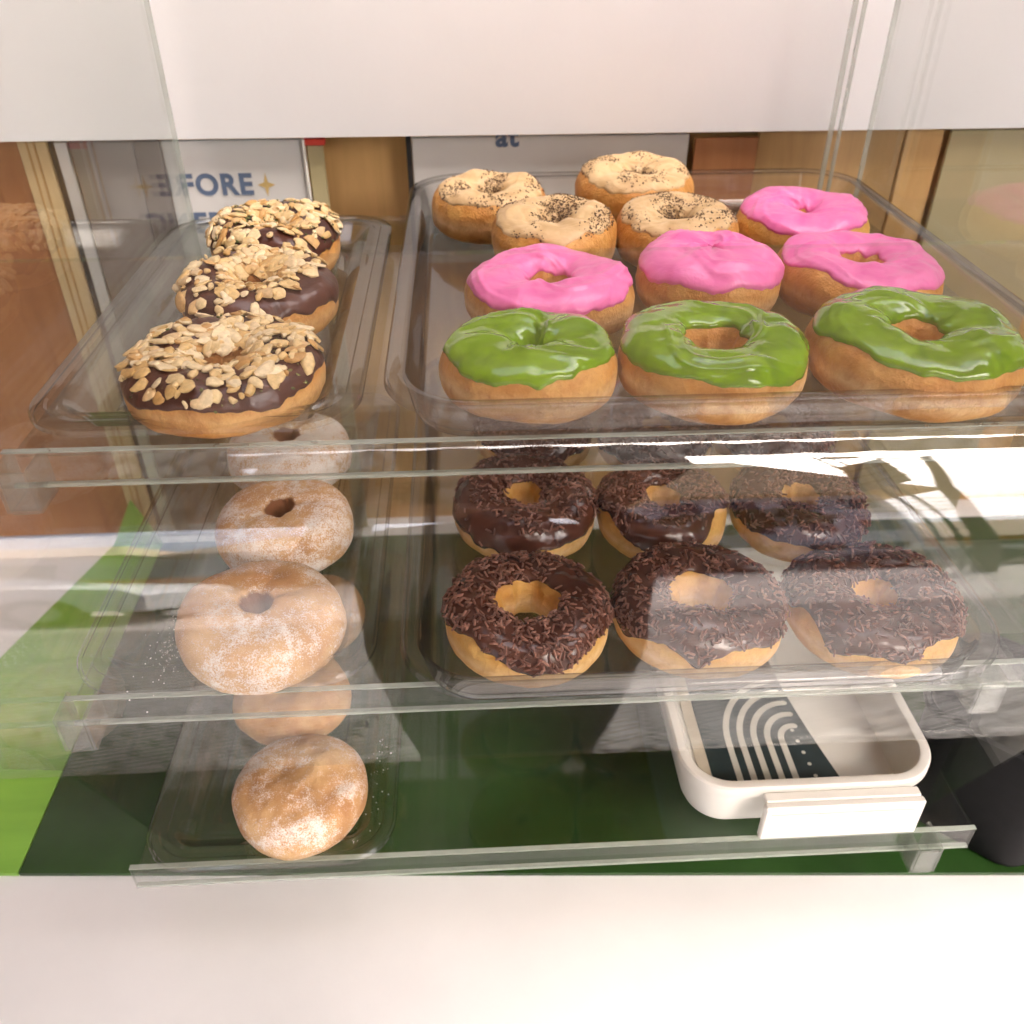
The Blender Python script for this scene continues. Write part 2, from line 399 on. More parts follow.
def icing_mesh(name,rg,mat,parent,po=12,pi_=168,th=.0014,seed=0,edge=14,wave=.0018,nu=170,nv=36,inamp=10,ridge=0,notch=None):
    vs=[];fs=[]
    info={}
    def bounds(u):
        k=Vector((math.cos(u)*1.3+seed*2.1,math.sin(u)*1.3,seed*.7))
        a=po+edge*1.5*noise.noise(k)+edge*.8*noise.noise(k*3.1)+edge*.35*noise.noise(k*8)
        b=pi_+inamp*1.5*noise.noise(k*1.6+Vector((4,4,4)))+inamp*.2*noise.noise(k*3.5)
        if notch:
            for (u0,w,amt) in notch:
                d=abs((u-u0+math.pi)%(2*math.pi)-math.pi); 
                if d<w: a+=amt*(.5+.5*math.cos(math.pi*d/w))
        return R(max(-35,a)),R(min(200,b))
    def thick(u,t):
        e=min(t,1-t)*nv/4.2
        h=th*min(1,math.sqrt(max(0,min(1,e)*(2-min(1,e)))))
        return h
    for i in range(nu):
        u=2*math.pi*i/nu; a,b=bounds(u)
        for j in range(nv+1):
            t=j/nv; ph=a+(b-a)*t
            h=thick(u,t)
            pb=rg.P(u,ph)
            w=min(1,4*min(t,1-t))
            q=pb*55+Vector((seed,seed*2,0))
            wv=wave*noise.noise(q)+wave*.5*abs(noise.noise(q*1.9))
            if ridge:
                k=math.sin(u*2.0+ (ph-1.2)*3.2+seed+1.5*noise.noise(pb*30+Vector((seed,0,0))))
                wv+=ridge*(math.exp(-((k-.86)/.16)**2)-.25)
            off=h+w*max(wv,-h*.6) if j not in (0,nv) else -.0006
            vs.append(rg.P(u,ph,off))
    n1=nv+1
    for i in range(nu):
        i2=(i+1)%nu
        for j in range(nv):
            fs.append((i*n1+j,i2*n1+j,i2*n1+j+1,i*n1+j+1))
    o=mk(name,vs,fs,mat,parent,True,180)
    return o,bounds
def frame(n,ang):
    n=n.normalized(); a=n.orthogonal().normalized(); b=n.cross(a)
    x=a*math.cos(ang)+b*math.sin(ang); y=n.cross(x)
    return x,y,n
# one nut-chip template: a lumpy flattened pebble
import bmesh
def ico(sub=1):
    bm=bmesh.new(); bmesh.ops.create_icosphere(bm,subdivisions=sub,radius=1)
    v=[x.co.copy() for x in bm.verts]; f=[tuple(q.index for q in p.verts) for p in bm.faces]; bm.free(); return v,f
ICO1=ico(1); ICO2=ico(2)
def nuts(rg,parent,bounds,n,seed,po=20,pi_=150,mat='nuts',th=.0016,size=(.0051,.0033,.0014),mask=None,name='chopped_nuts',layers=.0008):
    rnd=random.Random(seed); mb=MB(); k=0;tries=0
    while k<n and tries<n*8:
        tries+=1
        u=rnd.uniform(0,2*math.pi); ph=R(rnd.uniform(po,pi_))
        if mask and not mask(u,ph,rnd): continue
        p,nn=rg.normal(u,ph,th)
        s=rnd.choice((rnd.uniform(.3,.6),rnd.uniform(.6,1.1),rnd.uniform(.8,1.3),rnd.uniform(.7,1.2)))
        x,y,z=frame(nn+Vector((rnd.uniform(-.35,.35),rnd.uniform(-.35,.35),rnd.uniform(-.1,.3))),rnd.uniform(0,6.28))
        sx,sy,sz=size[0]*s*rnd.uniform(.8,1.35),size[1]*s*rnd.uniform(.75,1.2),size[2]*rnd.uniform(.7,1.3)
        c=p+nn*(sz*.6+rnd.random()**2*layers); V=[]
        sd=rnd.random()*50; crv=rnd.uniform(-.5,.5)
        cut=rnd.uniform(.45,1.1)
        for v in ICO2[0]:
            d=1+.30*noise.noise(v*1.3+Vector((sd,0,0)))
            a,b,cz=v.x*d,v.y*d,v.z
            a=min(a,cut); cz=max(-.75,min(.75,cz))
            b+=crv*a*a
            V.append(c+x*a*sx+y*b*sy+z*cz*sz*d)
        mb.add(V,ICO2[1]); k+=1
    o=mb.build(name,M[mat],parent,True,48); o['kind']='stuff'; return o
def sprinkles(rg,parent,n,seed,po=15,pi_=165,th=.0012,mask=None,L=.0047,r=.00064):
    rnd=random.Random(seed); mb=MB(); k=0;tries=0
    while k<n and tries<n*6:
        tries+=1
        u=rnd.uniform(0,2*math.pi); ph=R(rnd.uniform(po,pi_))
        rad=.5+.5*math.cos(ph)
        if rnd.random()>.45+.55*rad: continue
        if mask and not mask(u,ph,rnd): continue
        p,nn=rg.normal(u,ph,th)
        x,y,z=frame(nn+Vector((rnd.uniform(-.3,.3),rnd.uniform(-.3,.3),rnd.uniform(-.3,.3))),rnd.uniform(0,6.28))
        l=L*rnd.uniform(.6,1.15)/2; rr=r*rnd.uniform(.85,1.2); c=p+nn*(rr*.6+rnd.random()**3*.0018); b=rnd.uniform(-.12,.12)*l
        V=[];F=[];m=5
        st=[(-1,.45),(-.86,1),(.86,1),(1,.45)]
        for (t,q) in st:
            for i in range(m):
                a=2*math.pi*i/m; V.append(c+x*(l*t)+y*(math.cos(a)*rr*q+b*(1-t*t))+z*math.sin(a)*rr*q)
        for a in range(3):
            for i in range(m): F.append((a*m+i,a*m+(i+1)%m,(a+1)*m+(i+1)%m,(a+1)*m+i))
        F.append(tuple(range(m))[::-1]); F.append(tuple(range(3*m,4*m)))
        mb.add(V,F); k+=1
    o=mb.build('chocolate_sprinkles',M['sprinkle'],parent,True,60); o['kind']='stuff'; return o
def crumbs(rg,parent,n,seed,po=30,pi_=165,mat='crumb',size=.00055,thr=.0,th=.0012,name='dark_crumbs'):
    rnd=random.Random(seed); mb=MB(); k=0; tries=0
    while k<n and tries<n*12:
        tries+=1
        u=rnd.uniform(0,2*math.pi); ph=R(rnd.uniform(po,pi_)); p,nn=rg.normal(u,ph,th)
        if noise.noise(p*42+Vector((seed*1.7,0,0)))<thr+rnd.uniform(-.35,.35): continue
        s=size*rnd.uniform(.5,1.7); x,y,z=frame(nn,rnd.uniform(0,6.28)); f=rnd.uniform(.5,2.0)
        mb.add([p+x*v.x*s*f+y*v.y*s+z*v.z*s*.7 for v in ICO1[0]],ICO1[1]); k+=1
    o=mb.build(name,M[mat],parent,False); o['kind']='stuff'; return o

def donut(name,label,group,loc,Ro,Ri,h,seed,body,rz=0,tilt=(0,0),**k):
    t=empty(name,loc); t.rotation_euler=(R(tilt[0]),R(tilt[1]),R(rz))
    tag(t,label,'doughnut',group)
    rg=Ring(Ro,Ri,h,seed,**k)
    ring_mesh('dough_ring',rg,body,t)
    return t,rg
G_NUT='nut topped doughnuts in the top left tray'
TZ=Z1+.0034; TZ2=Z2+.0034; TZ3=Z3+.0034
NUTS=[((-.129,.434,TZ),.0520,.0135,.0290,11,G_NUT,'chopped nut chocolate doughnut at the front of its tray, largest of three',210,(0,0)),
      ((-.129,.536,TZ),.0478,.011,.033,12,G_NUT,'chocolate doughnut with pale nut flakes, between the other two nut doughnuts',120,(3,0)),
      ((-.134,.632,TZ),.0450,.009,.036,13,G_NUT,'rearmost nut doughnut, its top also speckled with green crumbs',120,(3,0))]
for i,(loc,Ro,Ri,h,sd,g,lab,n,tl) in enumerate(NUTS):
    t,rg=donut('nut_doughnut',lab,g,loc,Ro,Ri,h,sd,M['dough_dark'],tilt=tl)
    o,b=icing_mesh('chocolate_icing',rg,M['choc_nut'],t,po=4 if i else 12,pi_=150,th=.0012,seed=sd,edge=15)
    if i==0: mask=lambda u,ph,r:not(-1.15<((u+math.pi)%(2*math.pi)-math.pi)<-.1 and ph<R(44)) and not (ph<R(30) and r.random()<.4)
    elif i==1: mask=lambda u,ph,r: not(-1.15<((u+math.pi)%(2*math.pi)-math.pi)<.5 and ph<R(64)) 
    else: mask=None
    nuts(rg,t,b,[310,270,250][i],sd,[32,26,24][i],150,mask=mask)
    if i==2: crumbs(rg,t,420,5,20,160,'greencrumb',.0006,-.2,.003,'green_crumbs')
    if i==0: crumbs(rg,t,160,6,20,150,'greencrumb',.0006,.12,.0016,'green_crumbs')
G_G='green iced doughnuts in the top right tray'
t,rg=donut('green_doughnut','green iced doughnut with nearly closed hole and a swirled ridge, by the tray corner',G_G,(.032,.431,TZ),.0455,.0065,.034,21,M['dough'],tilt=(0,0),oval=.03,ein=.6)
icing_mesh('green_icing',rg,M['green'],t,po=26,pi_=196,th=.0018,seed=3.3,edge=10,wave=.0009,ridge=.0018,notch=[(5.6,.9,18)])
t,rg=donut('green_doughnut','green iced doughnut with a wide round hole, middle of the front row',G_G,(.130,.433,TZ),.0508,.0135,.034,22,M['dough'])
icing_mesh('green_icing',rg,M['green'],t,po=20,pi_=140,th=.0017,seed=5.1,edge=9,inamp=5,wave=.0010,ridge=.0012,notch=[(4.2,.5,14)])
t,rg=donut('green_doughnut','largest green iced doughnut, beside the right wall of its tray',G_G,(.240,.433,TZ),.0565,.0095,.037,23,M['dough'],tilt=(0,2))
icing_mesh('green_icing',rg,M['green'],t,po=33,pi_=142,th=.0018,seed=8.4,edge=9,inamp=5,wave=.0012,ridge=.0010,notch=[(3.7,.7,16)])
G_P='pink iced doughnuts in the top right tray'
t,rg=donut('pink_doughnut','pink iced doughnut with a flat oval hole, behind the swirled green one',G_P,(.051,.531,TZ),.0520,.0125,.033,31,M['dough'],oval=.02)
icing_mesh('pink_icing',rg,M['pink'],t,po=26,pi_=150,th=.0016,seed=2.2,edge=13,ridge=.0014,wave=.0013)
t,rg=donut('pink_doughnut','domed pink iced doughnut whose hole is closed over',G_P,(.154,.543,TZ),.0455,.0018,.040,32,M['dough'],fill=.93,e=1.0)
icing_mesh('pink_icing',rg,M['pink'],t,po=18,pi_=179,th=.0018,seed=4.6,edge=9,inamp=0,ridge=.0014,wave=.0011)
t,rg=donut('pink_doughnut','pink iced doughnut with browned dough, behind the largest green one',G_P,(.251,.546,TZ),.0530,.0095,.035,33,M['dough_dark'],tilt=(2,3))
icing_mesh('pink_icing',rg,M['pink'],t,po=36,pi_=140,th=.0015,seed=6.7,edge=9,wave=.0014,ridge=.0012,notch=[(3.9,.8,10)])
t,rg=donut('pink_doughnut','rearmost pink iced doughnut, paler dough below the icing',G_P,(.248,.6485,TZ),.0480,.007,.036,34,M['dough_pale'],tilt=(3,0))
icing_mesh('pink_icing',rg,M['pink'],t,po=38,pi_=150,th=.0015,seed=7.7,edge=11,ridge=.0014,wave=.0015)
G_C='cream iced doughnuts with dark crumbs in the top right tray'
CR=[((.020,.713,TZ),.0460,.010,.036,41,'cream iced doughnut with an open hole, at the back left of its tray',300,(2,0)),
    ((.063,.634,TZ),.0455,.006,.038,42,'cream iced doughnut with a creased hole, directly behind the flat pink one',300,(4,0)),
    ((.138,.736,TZ),.0480,.004,.042,43,'puffy cream iced doughnut, rearmost and tallest in its tray',330,(5,0)),
    ((.154,.641,TZ),.0445,.008,.036,44,'cream iced doughnut between the domed pink one and the rearmost cream one',330,(3,0))]
for loc,Ro,Ri,h,sd,lab,n,tl in CR:
    t,rg=donut('cream_doughnut',lab,G_C,loc,Ro,Ri,h,sd,M['dough'],tilt=tl)
    icing_mesh('cream_icing',rg,M['cream'],t,po=42,pi_=175,th=.0009,seed=sd*.3,edge=12,wave=.0012,ridge=.0006)
    crumbs(rg,t,int(n*4),sd,42,168,thr=.01,size=.00042)
G_S='chocolate sprinkle doughnuts in the middle right tray'
CH=[((.029,.392,TZ2),.0485,.0140,.033,51,'chocolate sprinkle doughnut with a big ragged hole, at the left front corner of its tray',430,(0,0)),
    ((.035,.5035,TZ2),.0485,.0105,.035,52,'chocolate doughnut with bare glossy icing on its left side, behind the ragged holed one',360,(4,0)),
    ((.1285,.496,TZ2),.0445,.0095,.034,53,'smaller chocolate sprinkle doughnut in the middle of the second row',330,(3,0)),
    ((.131,.393,TZ2),.0495,.0125,.034,54,'chocolate sprinkle doughnut in the middle of the front row, pale ring around its hole',400,(0,0)),
    ((.234,.389,TZ2),.0500,.0090,.034,55,'chocolate sprinkle doughnut at the right end of the front row',400,(0,0)),
    ((.223,.492,TZ2),.0455,.0105,.034,56,'chocolate sprinkle doughnut at the right end of the second row',330,(3,0)),
    ((.048,.604,TZ2),.0455,.009,.034,57,'chocolate sprinkle doughnut at the left end of the back row',260,(0,0)),
    ((.142,.592,TZ2),.0455,.009,.034,58,'chocolate sprinkle doughnut in the middle of the back row',260,(0,0)),
    ((.235,.590,TZ2),.0455,.009,.034,59,'chocolate sprinkle doughnut at the right end of the back row',220,(0,0))]
for i,(loc,Ro,Ri,h,sd,lab,n,tl) in enumerate(CH):
    t,rg=donut('sprinkle_doughnut',lab,G_S,loc,Ro,Ri,h,sd,M['dough_pale'],tilt=tl,oval=.0)
    nt_=None
    if i==0: nt_=[(3.9,.75,34),(5.5,.5,26),(1.2,.5,-8)]
    if i==3: nt_=[(4.0,.5,26),(5.0,.6,26)]
    if i==4: nt_=[(3.5,.5,44),(5.2,.6,36),(4.3,.4,18)]
    if i==2: nt_=[(3.6,.6,36),(5.6,.6,40)]
    o,b=icing_mesh('chocolate_icing',rg,M['choc'],t,po=4 if i else 8,pi_=132 if i in(0,3) else 140,th=.0012,seed=sd*.37,edge=12,inamp=4,notch=nt_)
    def mask(u,ph,r,i=i,b=b):
        a,c=b(u)
        if not(a+.12<ph<c-.05): return False
        if i==0: 
            x=(u%(2*math.pi)); 
            if .0<x<.85 and ph>R(48): return r.random()<.06
        if i==1:
            x=(u%(2*math.pi))
            if 2.9<x<4.4 and ph<R(72): return r.random()<.04
            if 4.4<=x<5.9 and ph<R(48): return r.random()<.06
        if i==2:
            x=(u%(2*math.pi))
            if 4.0<x<5.6 and ph<R(65): return r.random()<.05
        return True
    sprinkles(rg,t,int(n*2.1),sd,0,150,mask=mask)
G_R='sugared ring doughnuts in the middle left tray'
SU=[((-.1265,.394,TZ2),.0483,.0064,.036,61,'large sugared ring doughnut at the front of the middle tray',(0,0),.46),
    ((-.1280,.4895,TZ2),.0455,.0058,.036,62,'whiter sugared ring doughnut behind the large one',(2,0),.55),
    ((-.1380,.583,TZ2),.0465,.0050,.037,63,'heavily powdered doughnut at the back of the middle tray, seen under the top shelf',(0,0),.63)]
for i,(loc,Ro,Ri,h,sd,lab,tl,am) in enumerate(SU):
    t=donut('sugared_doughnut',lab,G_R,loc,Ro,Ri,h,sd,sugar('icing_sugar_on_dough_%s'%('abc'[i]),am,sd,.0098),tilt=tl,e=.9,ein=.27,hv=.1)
def bun(loc,Rr,h,seed,lab,tl,am,dimple=0):
    t=empty('sugared_bun',loc); t.rotation_euler=(R(tl[0]),R(tl[1]),0)
    tag(t,lab,'bun','sugared buns in the bottom left tray')
    nu,nv=96,60; vs=[(0,0,0)];fs=[]
    for j in range(1,nv):
        ph=math.pi*j/nv; 
        for i in range(nu):
            u=2*math.pi*i/nu
            sr=math.sin(ph)**.72; z=h*.44*(1-math.copysign(abs(math.cos(ph))**(.9 if ph>math.pi/2 else .6),math.cos(ph)))
            if ph>math.pi/2: z=h*.44+(z-h*.44)*1.27
            d=Vector((math.cos(u),math.sin(u),0)); k=Vector((d.x*1.1,d.y*1.1,ph))+Vector((seed,0,0))
            r=Rr*sr*(1+.05*noise.noise(k))
            p=Vector((d.x*r,d.y*r,z))
            p.z+=(.003*noise.noise(p*45+Vector((seed,0,0)))+.0012*noise.noise(p*120))*(1 if ph>1.2 else .2)
            if dimple:
                q=(Vector((p.x,p.y,0))-Vector((-.004,.006,0))); p.z-=dimple*math.exp(-(q.x*.7+q.y*.7)**2/.00005-(q.x*.7-q.y*.7)**2/.0006)*(1 if ph>1.7 else 0)
            vs.append(p)
    vs.append((0,0,max(v[2] for v in vs)-dimple*.6 if not dimple else vs[-1][2]))
    for i in range(nu): fs.append((0,1+(i+1)%nu,1+i))
    for j in range(nv-2):
        for i in range(nu):
            a=1+j*nu+i;b=1+j*nu+(i+1)%nu; fs.append((a,b,b+nu,a+nu))
    top=len(vs)-1; o0=1+(nv-2)*nu
    for i in range(nu): fs.append((o0+i,o0+(i+1)%nu,top))
    mk('bun_dough',vs,fs,sugar('icing_sugar_on_bun_%d'%seed,am,seed),t,True,180)
bun((-.124,.389,TZ3),.0455,.044,71,'rough topped sugared bun at the front of the bottom tray',(0,0),.47,.004)
bun((-.143,.480,TZ3),.0440,.040,72,'smooth golden bun half hidden behind the sugared bun, under the middle shelf',(0,0),.24)
bun((-.139,.571,TZ3),.0440,.040,73,'rearmost bun of the bottom tray, showing beside the large ring doughnut',(0,0),.30)
# spilt sugar beside the large ring doughnut
rnd=random.Random(4); mb=MB()
for i in range(130):
    r=abs(rnd.gauss(0,.016)); a=rnd.uniform(0,6.28); x=-.184+r*math.cos(a)*.6; y=.392+r*math.sin(a)*1.4; s=rnd.uniform(.00018,.00055)
    if (x+.1265)**2+(y-.394)**2<.048**2: continue
    mb.add([Vector((x,y,TZ2-.0004+s*.3))+Vector((v.x*s,v.y*s,v.z*s*.6)) for v in ICO1[0]],ICO1[1])
for i in range(30):
    x=-.075+rnd.gauss(0,.004); y=.40+rnd.uniform(-.03,.05); s=rnd.uniform(.00018,.0005)
    mb.add([Vector((x,y,TZ3-.0004+s*.3))+Vector((v.x*s,v.y*s,v.z*s*.6)) for v in ICO1[0]],ICO1[1])
tag(mb.build('spilt_sugar',M['sugarbits'],None,False),'fine white sugar dust spilt on the trays beside the sugared doughnuts','sugar',kind='stuff')

# ------------------------------------------------------------------ white lunch box
M['white']=simple('white_plastic',(.80,.79,.74),.35,.03,20,Specular_IOR_Level=.5)
M['white2']=simple('white_box_inside',(.76,.75,.71),.45,.03,20)
M['navy']=simple('dark_green_print',(.022,.040,.045),.4,.15,60)
M['arc']=simple('pale_print',(.62,.62,.56),.4,.05,60)
M['beige']=simple('beige_print',(.55,.50,.40),.45,.05,60)
box=empty('lunch_box',(.215,.49,Z3+.0006)); tag(box,'open white plastic lunch box with a front clasp on the bottom shelf','lunch box')
bx0,bx1,by0,by1=.1330,.3070,.3600,.6150
bh=.0445
pr=[(.016,0),(.0085,.001),(.0062,.006),(.0035,.030),(.0033,.0345),(.0005,.035),(0,.0365),(0,.0430),(.0012,.0445),(.0055,.0447),(.0070,.0440),(.0085,.0410),(.0105,.012),(.013,.0060),(.020,.0045)]
o=lofted('box_body',bx0,bx1,by0,by1,.034,pr,M['white'],None,14); o.parent=box; o.matrix_parent_inverse=Matrix.Translation(-Vector((.215,.49,0))); o.matrix_parent_inverse=Matrix.Translation(-Vector(box.location))@Matrix.Translation((0,0,Z3+.0006))
BI=Matrix.Translation(-Vector(box.location))
cl=MB(); cl.box(.1820,.2880,.3470,.3530,Z3+.008,Z3+.0405,bev=.0012); cl.box(.1835,.2865,.3525,.3596,Z3+.0365,Z3+.0412,bev=.0008)
o=cl.build('clasp',M['white'],box); o.matrix_parent_inverse=BI
o=MB().box(.186,.284,.3462,.3469,Z3+.0335,Z3+.0345).build('clasp_groove',M['white2'],box); o.matrix_parent_inverse=BI
# printed insert lying in the box
ins=empty('printed_insert',(.19,.44,Z3+.0065)); tag(ins,'dark card printed with five pale arches and dots, lying inside the white lunch box','card')
II=Matrix.Translation(-Vector(ins.location)); zi=Z3+.0068
def sheet(pts,z0,z1,name,mat):
    n=len(pts); o=mk(name,[(x,y,z0) for x,y in pts]+[(x,y,z1) for x,y in pts],[tuple(range(n))[::-1],tuple(range(n,2*n))]+[(i,(i+1)%n,n+(i+1)%n,n+i) for i in range(n)],mat,ins,False); o.matrix_parent_inverse=II; return o
rc=[]
for i in range(15):
    t_=i/14; rc.append((.2560-.020*math.sin(t_*math.pi*.5)**1.0-.0*t_, .388+.145*t_))
sheet([(.164,.386)]+rc+[(.164,.533)],zi-.0006,zi,'card',M['navy'])
sheet([(.1552,.387),(.1636,.386),(.1636,.533),(.1552,.533)],zi-.0006,zi,'beige_border',M['beige'])
ccx,ccy=.2345,.4300
for i in range(5):
    r=.0115+.0100*i; w=.0023
    ce=[(ccx-r,.3865)]+[(ccx-r,.40),(ccx-r,ccy)]
    for k in range(1,13):
        a=R(180-(100-4*i)*k/12); ce.append((ccx+r*math.cos(a),ccy+r*1.15*math.sin(a)))
    L=[];Rr=[]
    for k,(x,y) in enumerate(ce):
        a=Vector(ce[min(k+1,len(ce)-1)])-Vector(ce[max(k-1,0)]); a.normalize(); L.append((x-a.y*w,y+a.x*w)); Rr.append((x+a.y*w,y-a.x*w))
    vs=[(x,y,zi+.0003) for x,y in L]+[(x,y,zi+.0003) for x,y in Rr]; n=len(L)
    e=Vector(ce[-1]); d=(Vector(ce[-1])-Vector(ce[-2])).normalized(); nn=Vector((-d.y,d.x)); cap=[]
    for k in range(1,6):
        a=math.pi/2-math.pi*k/6; q=e+d*w*math.cos(a)+nn*w*math.sin(a); cap.append((q.x,q.y,zi+.0003))
    fs=[(k,n+k,n+k+1,k+1) for k in range(n-1)]
    vs+=cap; fs.append((n-1,2*n-1)+tuple(range(2*n+4,2*n-1,-1)))
    o=mk('printed_arch',vs,fs,M['arc'],ins,False); o.matrix_parent_inverse=II
for k in range(5):
    y=.397+.0105*k; x=ccx+.0030-.0010*k
    o=mk('printed_dot',[(x+.0015*math.cos(a*.5236),y+.0015*math.sin(a*.5236),zi+.0003) for a in range(12)],[tuple(range(12))],M['arc'],ins,False); o.matrix_parent_inverse=II

# black container at the right
M['black']=simple('matt_black_plastic',(.005,.005,.006),.6,.2,80,Specular_IOR_Level=.2)
t=empty('black_container',(.405,.440,ZC+.0005),R(-44)); tag(t,'black plastic tub standing beside the case at the right edge','tub')
pr=[(.012,0),(.006,.002),(.003,.010),(.001,.112),(-.0035,.113),(-.0035,.117),(.0005,.118),(.004,.114),(.006,.012),(.014,.006)]
lofted('tub_body',-.055,.055,-.075,.035,.028,pr,M['black'],t,10)

# ------------------------------------------------------------------ counter and back of the stall
M['lime']=simple('lime_green_board',(.22,.46,.06),.30,.10,6,.05,(1,6,1),200)
M['dkgreen']=simple('dark_green_board',(.024,.066,.015),.22,.25,7,.05,(1,1,1),200)
M['ledge']=simple('off_white_laminate',(.80,.80,.80),.35,.03,9,.05,(1,1,1),300)
M['wallp']=simple('off_white_painted_wall',(.80,.81,.82),.7,.03,5,.15,(1,1,1),120)
o=MB().box(-1.1,1.2,.10,.86,.79,ZC-.004,bev=.003).build('counter',M['ledge']); tag(o,'off white laminate counter under the green boards','counter')
# lime board: left edge runs at a slant
def slab(name,pts,z0,z1,mat,label,cat):
    n=len(pts); o=mk(name,[(x,y,z0) for x,y in pts]+[(x,y,z1) for x,y in pts],[tuple(range(n))[::-1],tuple(range(n,2*n))]+[(i,(i+1)%n,n+(i+1)%n,n+i) for i in range(n)],mat,None,False)
    tag(o,label,cat); return o
slab('lime_board',[(-.520,.4115),(-.3465,.4015),(-.3465,.805),(-.399,.805)],ZC-.0035,ZC,M['lime'],'bright lime green board at the left of the display case','board')
slab('green_board',[(-.3455,.4014),(.72,.345),(.72,.805),(-.3455,.805)],ZC-.0035,ZC,M['dkgreen'],'dark green board under the display case','board')

mk('lime_upstand',[(-.399,.802,ZC),(-.3465,.802,ZC),(-.368,.802,ZC+.058),(-.399,.807,ZC),(-.3465,.807,ZC),(-.368,.807,ZC+.058)],[(0,1,2),(5,4,3),(0,3,4,1),(1,4,5,2),(2,5,3,0)],M['lime'],None,False)
tag(bpy.data.objects['lime_upstand'],'small lime green triangular upstand at the back end of the lime board','upstand')
def board(name,x0,x1,y,z0,z1,mat,label,cat,th=.004,lean=0):
    o=MB().box(x0,x1,y,y+th,z0,z1,bev=min(.0008,th/4)).build(name,mat); tag(o,label,cat); return o
def wood(name,c1,c2,scale=8,stretch=(6,6,.6),rough=.5):
    m,nt=newmat(name); t=NT(nt); v=t.coord(stretch); n=t.noise(v,scale,6,.6,1.2); n2=t.noise(v,scale*7,3)
    c=t.ramp(n,[(.3,c1),(.7,c2)]); c=t.mix(t.math('MULTIPLY',n2,.25),c,c1)
    t.out(t.bsdf(c,rough,t.bump(n2,.1,.001))); return m
M['umber']=simple('umber_added_wall',(.10,.065,.045),.8,.1,5)
M['ply']=wood('varnished_plywood',(.60,.35,.12),(.76,.48,.19))
M['ply2']=wood('brown_board',(.42,.25,.09),(.56,.35,.14))
M['redwood']=wood('reddish_board',(.33,.13,.045),(.42,.19,.07))
M['carton']=wood('cream_board',(.62,.47,.25),(.72,.58,.34))
M['sage']=simple('cream_green_post',(.46,.40,.22),.5,.06,8)
M['greybrown']=simple('grey_brown_door',(.20,.155,.13),.35,.08,5)
M['dkbrown']=simple('dark_brown_frame',(.10,.06,.04),.4,.1,8)
M['silver']=simple('silver_trim',(.50,.49,.47),.3,.05,20,Metallic=.4)
M['dark']=simple('dark_gap',(.02,.017,.014),.7,.2,20)
M['paper']=simple('white_paper',(.70,.70,.68),.55,.03,12)
M['ink']=simple('navy_ink',(.11,.16,.26),.6,.1,60)
M['gold']=simple('gold_ink',(.62,.45,.17),.5,.1,60)
M['red']=simple('red_plastic',(.62,.05,.03),.4,.1,30)
o=MB().box(-1.3,1.5,.845,.90,0,2.60).build('back_wall',M['ply'],None,False); o['kind']='structure'
o=MB().box(-1.3,1.5,.812,.845,1.2705,1.425).build('wall_header',M['wallp'],None,False); o['kind']='structure'
o=MB().box(-1.3,1.5,.820,.845,1.427,2.60).build('added_upper_wall',M['umber'],None,False); o['kind']='structure'  # dark wall added out of view, keeps pale reflections off icing and acrylic
for xw in (-1.30,1.45):  # unseen side walls added to cut the light inside the stall
    o=MB().box(xw-.05,xw,-.55,.845,0,2.58).build('added_side_wall',M['umber'],None,False); o['kind']='structure'
YB=.826
zt=1.268
board('reddish_board',-.62,-.3805,YB,ZC,zt,M['redwood'],'reddish brown board at the far left behind the case','board')
cb=board('cream_board',-.3800,-.3555,YB-.004,ZC,zt,M['carton'],'cream ribbed board left of the dark gap behind the case','board')
for x in (-.3715,-.3655):
    o=MB().box(x-.0007,x+.0007,YB-.0052,YB-.0041,ZC,zt).build('board_groove',M['ply2'],cb); 
board('dark_strip',-.3550,-.3490,YB-.002,ZC,zt,M['dark'],'narrow black strip between cream board and silver trim','strip')
board('metal_trim',-.3485,-.3375,YB-.006,ZC,zt,M['silver'],'silver metal trim beside the grey brown door','trim')
board('cupboard_door',-.3370,-.2830,YB-.004,ZC,zt,M['greybrown'],'plain grey brown door panel behind the case at left','door')
board('door_frame',-.2825,-.2600,YB-.006,ZC,zt,M['dkbrown'],'dark brown upright between grey door and lettered sign','frame')
# lettered sign
sg=empty('lettered_sign',(-.205,YB-.003,1.15)); tag(sg,'white sign with navy letters and a gold star behind the nut tray','sign')
SI=Matrix.Translation(-Vector(sg.location))
o=MB().box(-.2595,-.1395,YB-.003,YB,1.05,zt-.001,bev=.0006).build('sign_sheet',M['paper'],sg); o.matrix_parent_inverse=SI
def text(s,x,z,size,mat,parent,y,inv_,name='lettering',sx=1.):
    cu=bpy.data.curves.new(name,'FONT'); cu.body=s; cu.size=size; cu.extrude=.0002; cu.offset=size*.035; cu.space_character=1.12
    cu.materials.append(mat); o=bpy.data.objects.new(name,cu); col.objects.link(o); o.rotation_euler=(R(90),0,0); o.location=(x,y,z); o.scale=(sx,1,1)
    bpy.context.view_layer.update(); dg=bpy.context.evaluated_depsgraph_get()
    me=bpy.data.meshes.new_from_object(o.evaluated_get(dg),depsgraph=dg); me.materials.clear(); me.materials.append(mat)
    for p in me.polygons: p.material_index=0
    o2=bpy.data.objects.new(name,me); col.objects.link(o2); o2.rotation_euler=o.rotation_euler; o2.location=o.location; o2.scale=o.scale
    bpy.data.objects.remove(o); o2.name=name
    o2.parent=parent; o2.matrix_parent_inverse=inv_; return o2
text('FORE',-.2500,1.2215,.0250,M['ink'],sg,YB-.0034,SI,sx=.98)
text('ERING',-.2450,1.1880,.0250,M['ink'],sg,YB-.0034,SI,sx=.98)
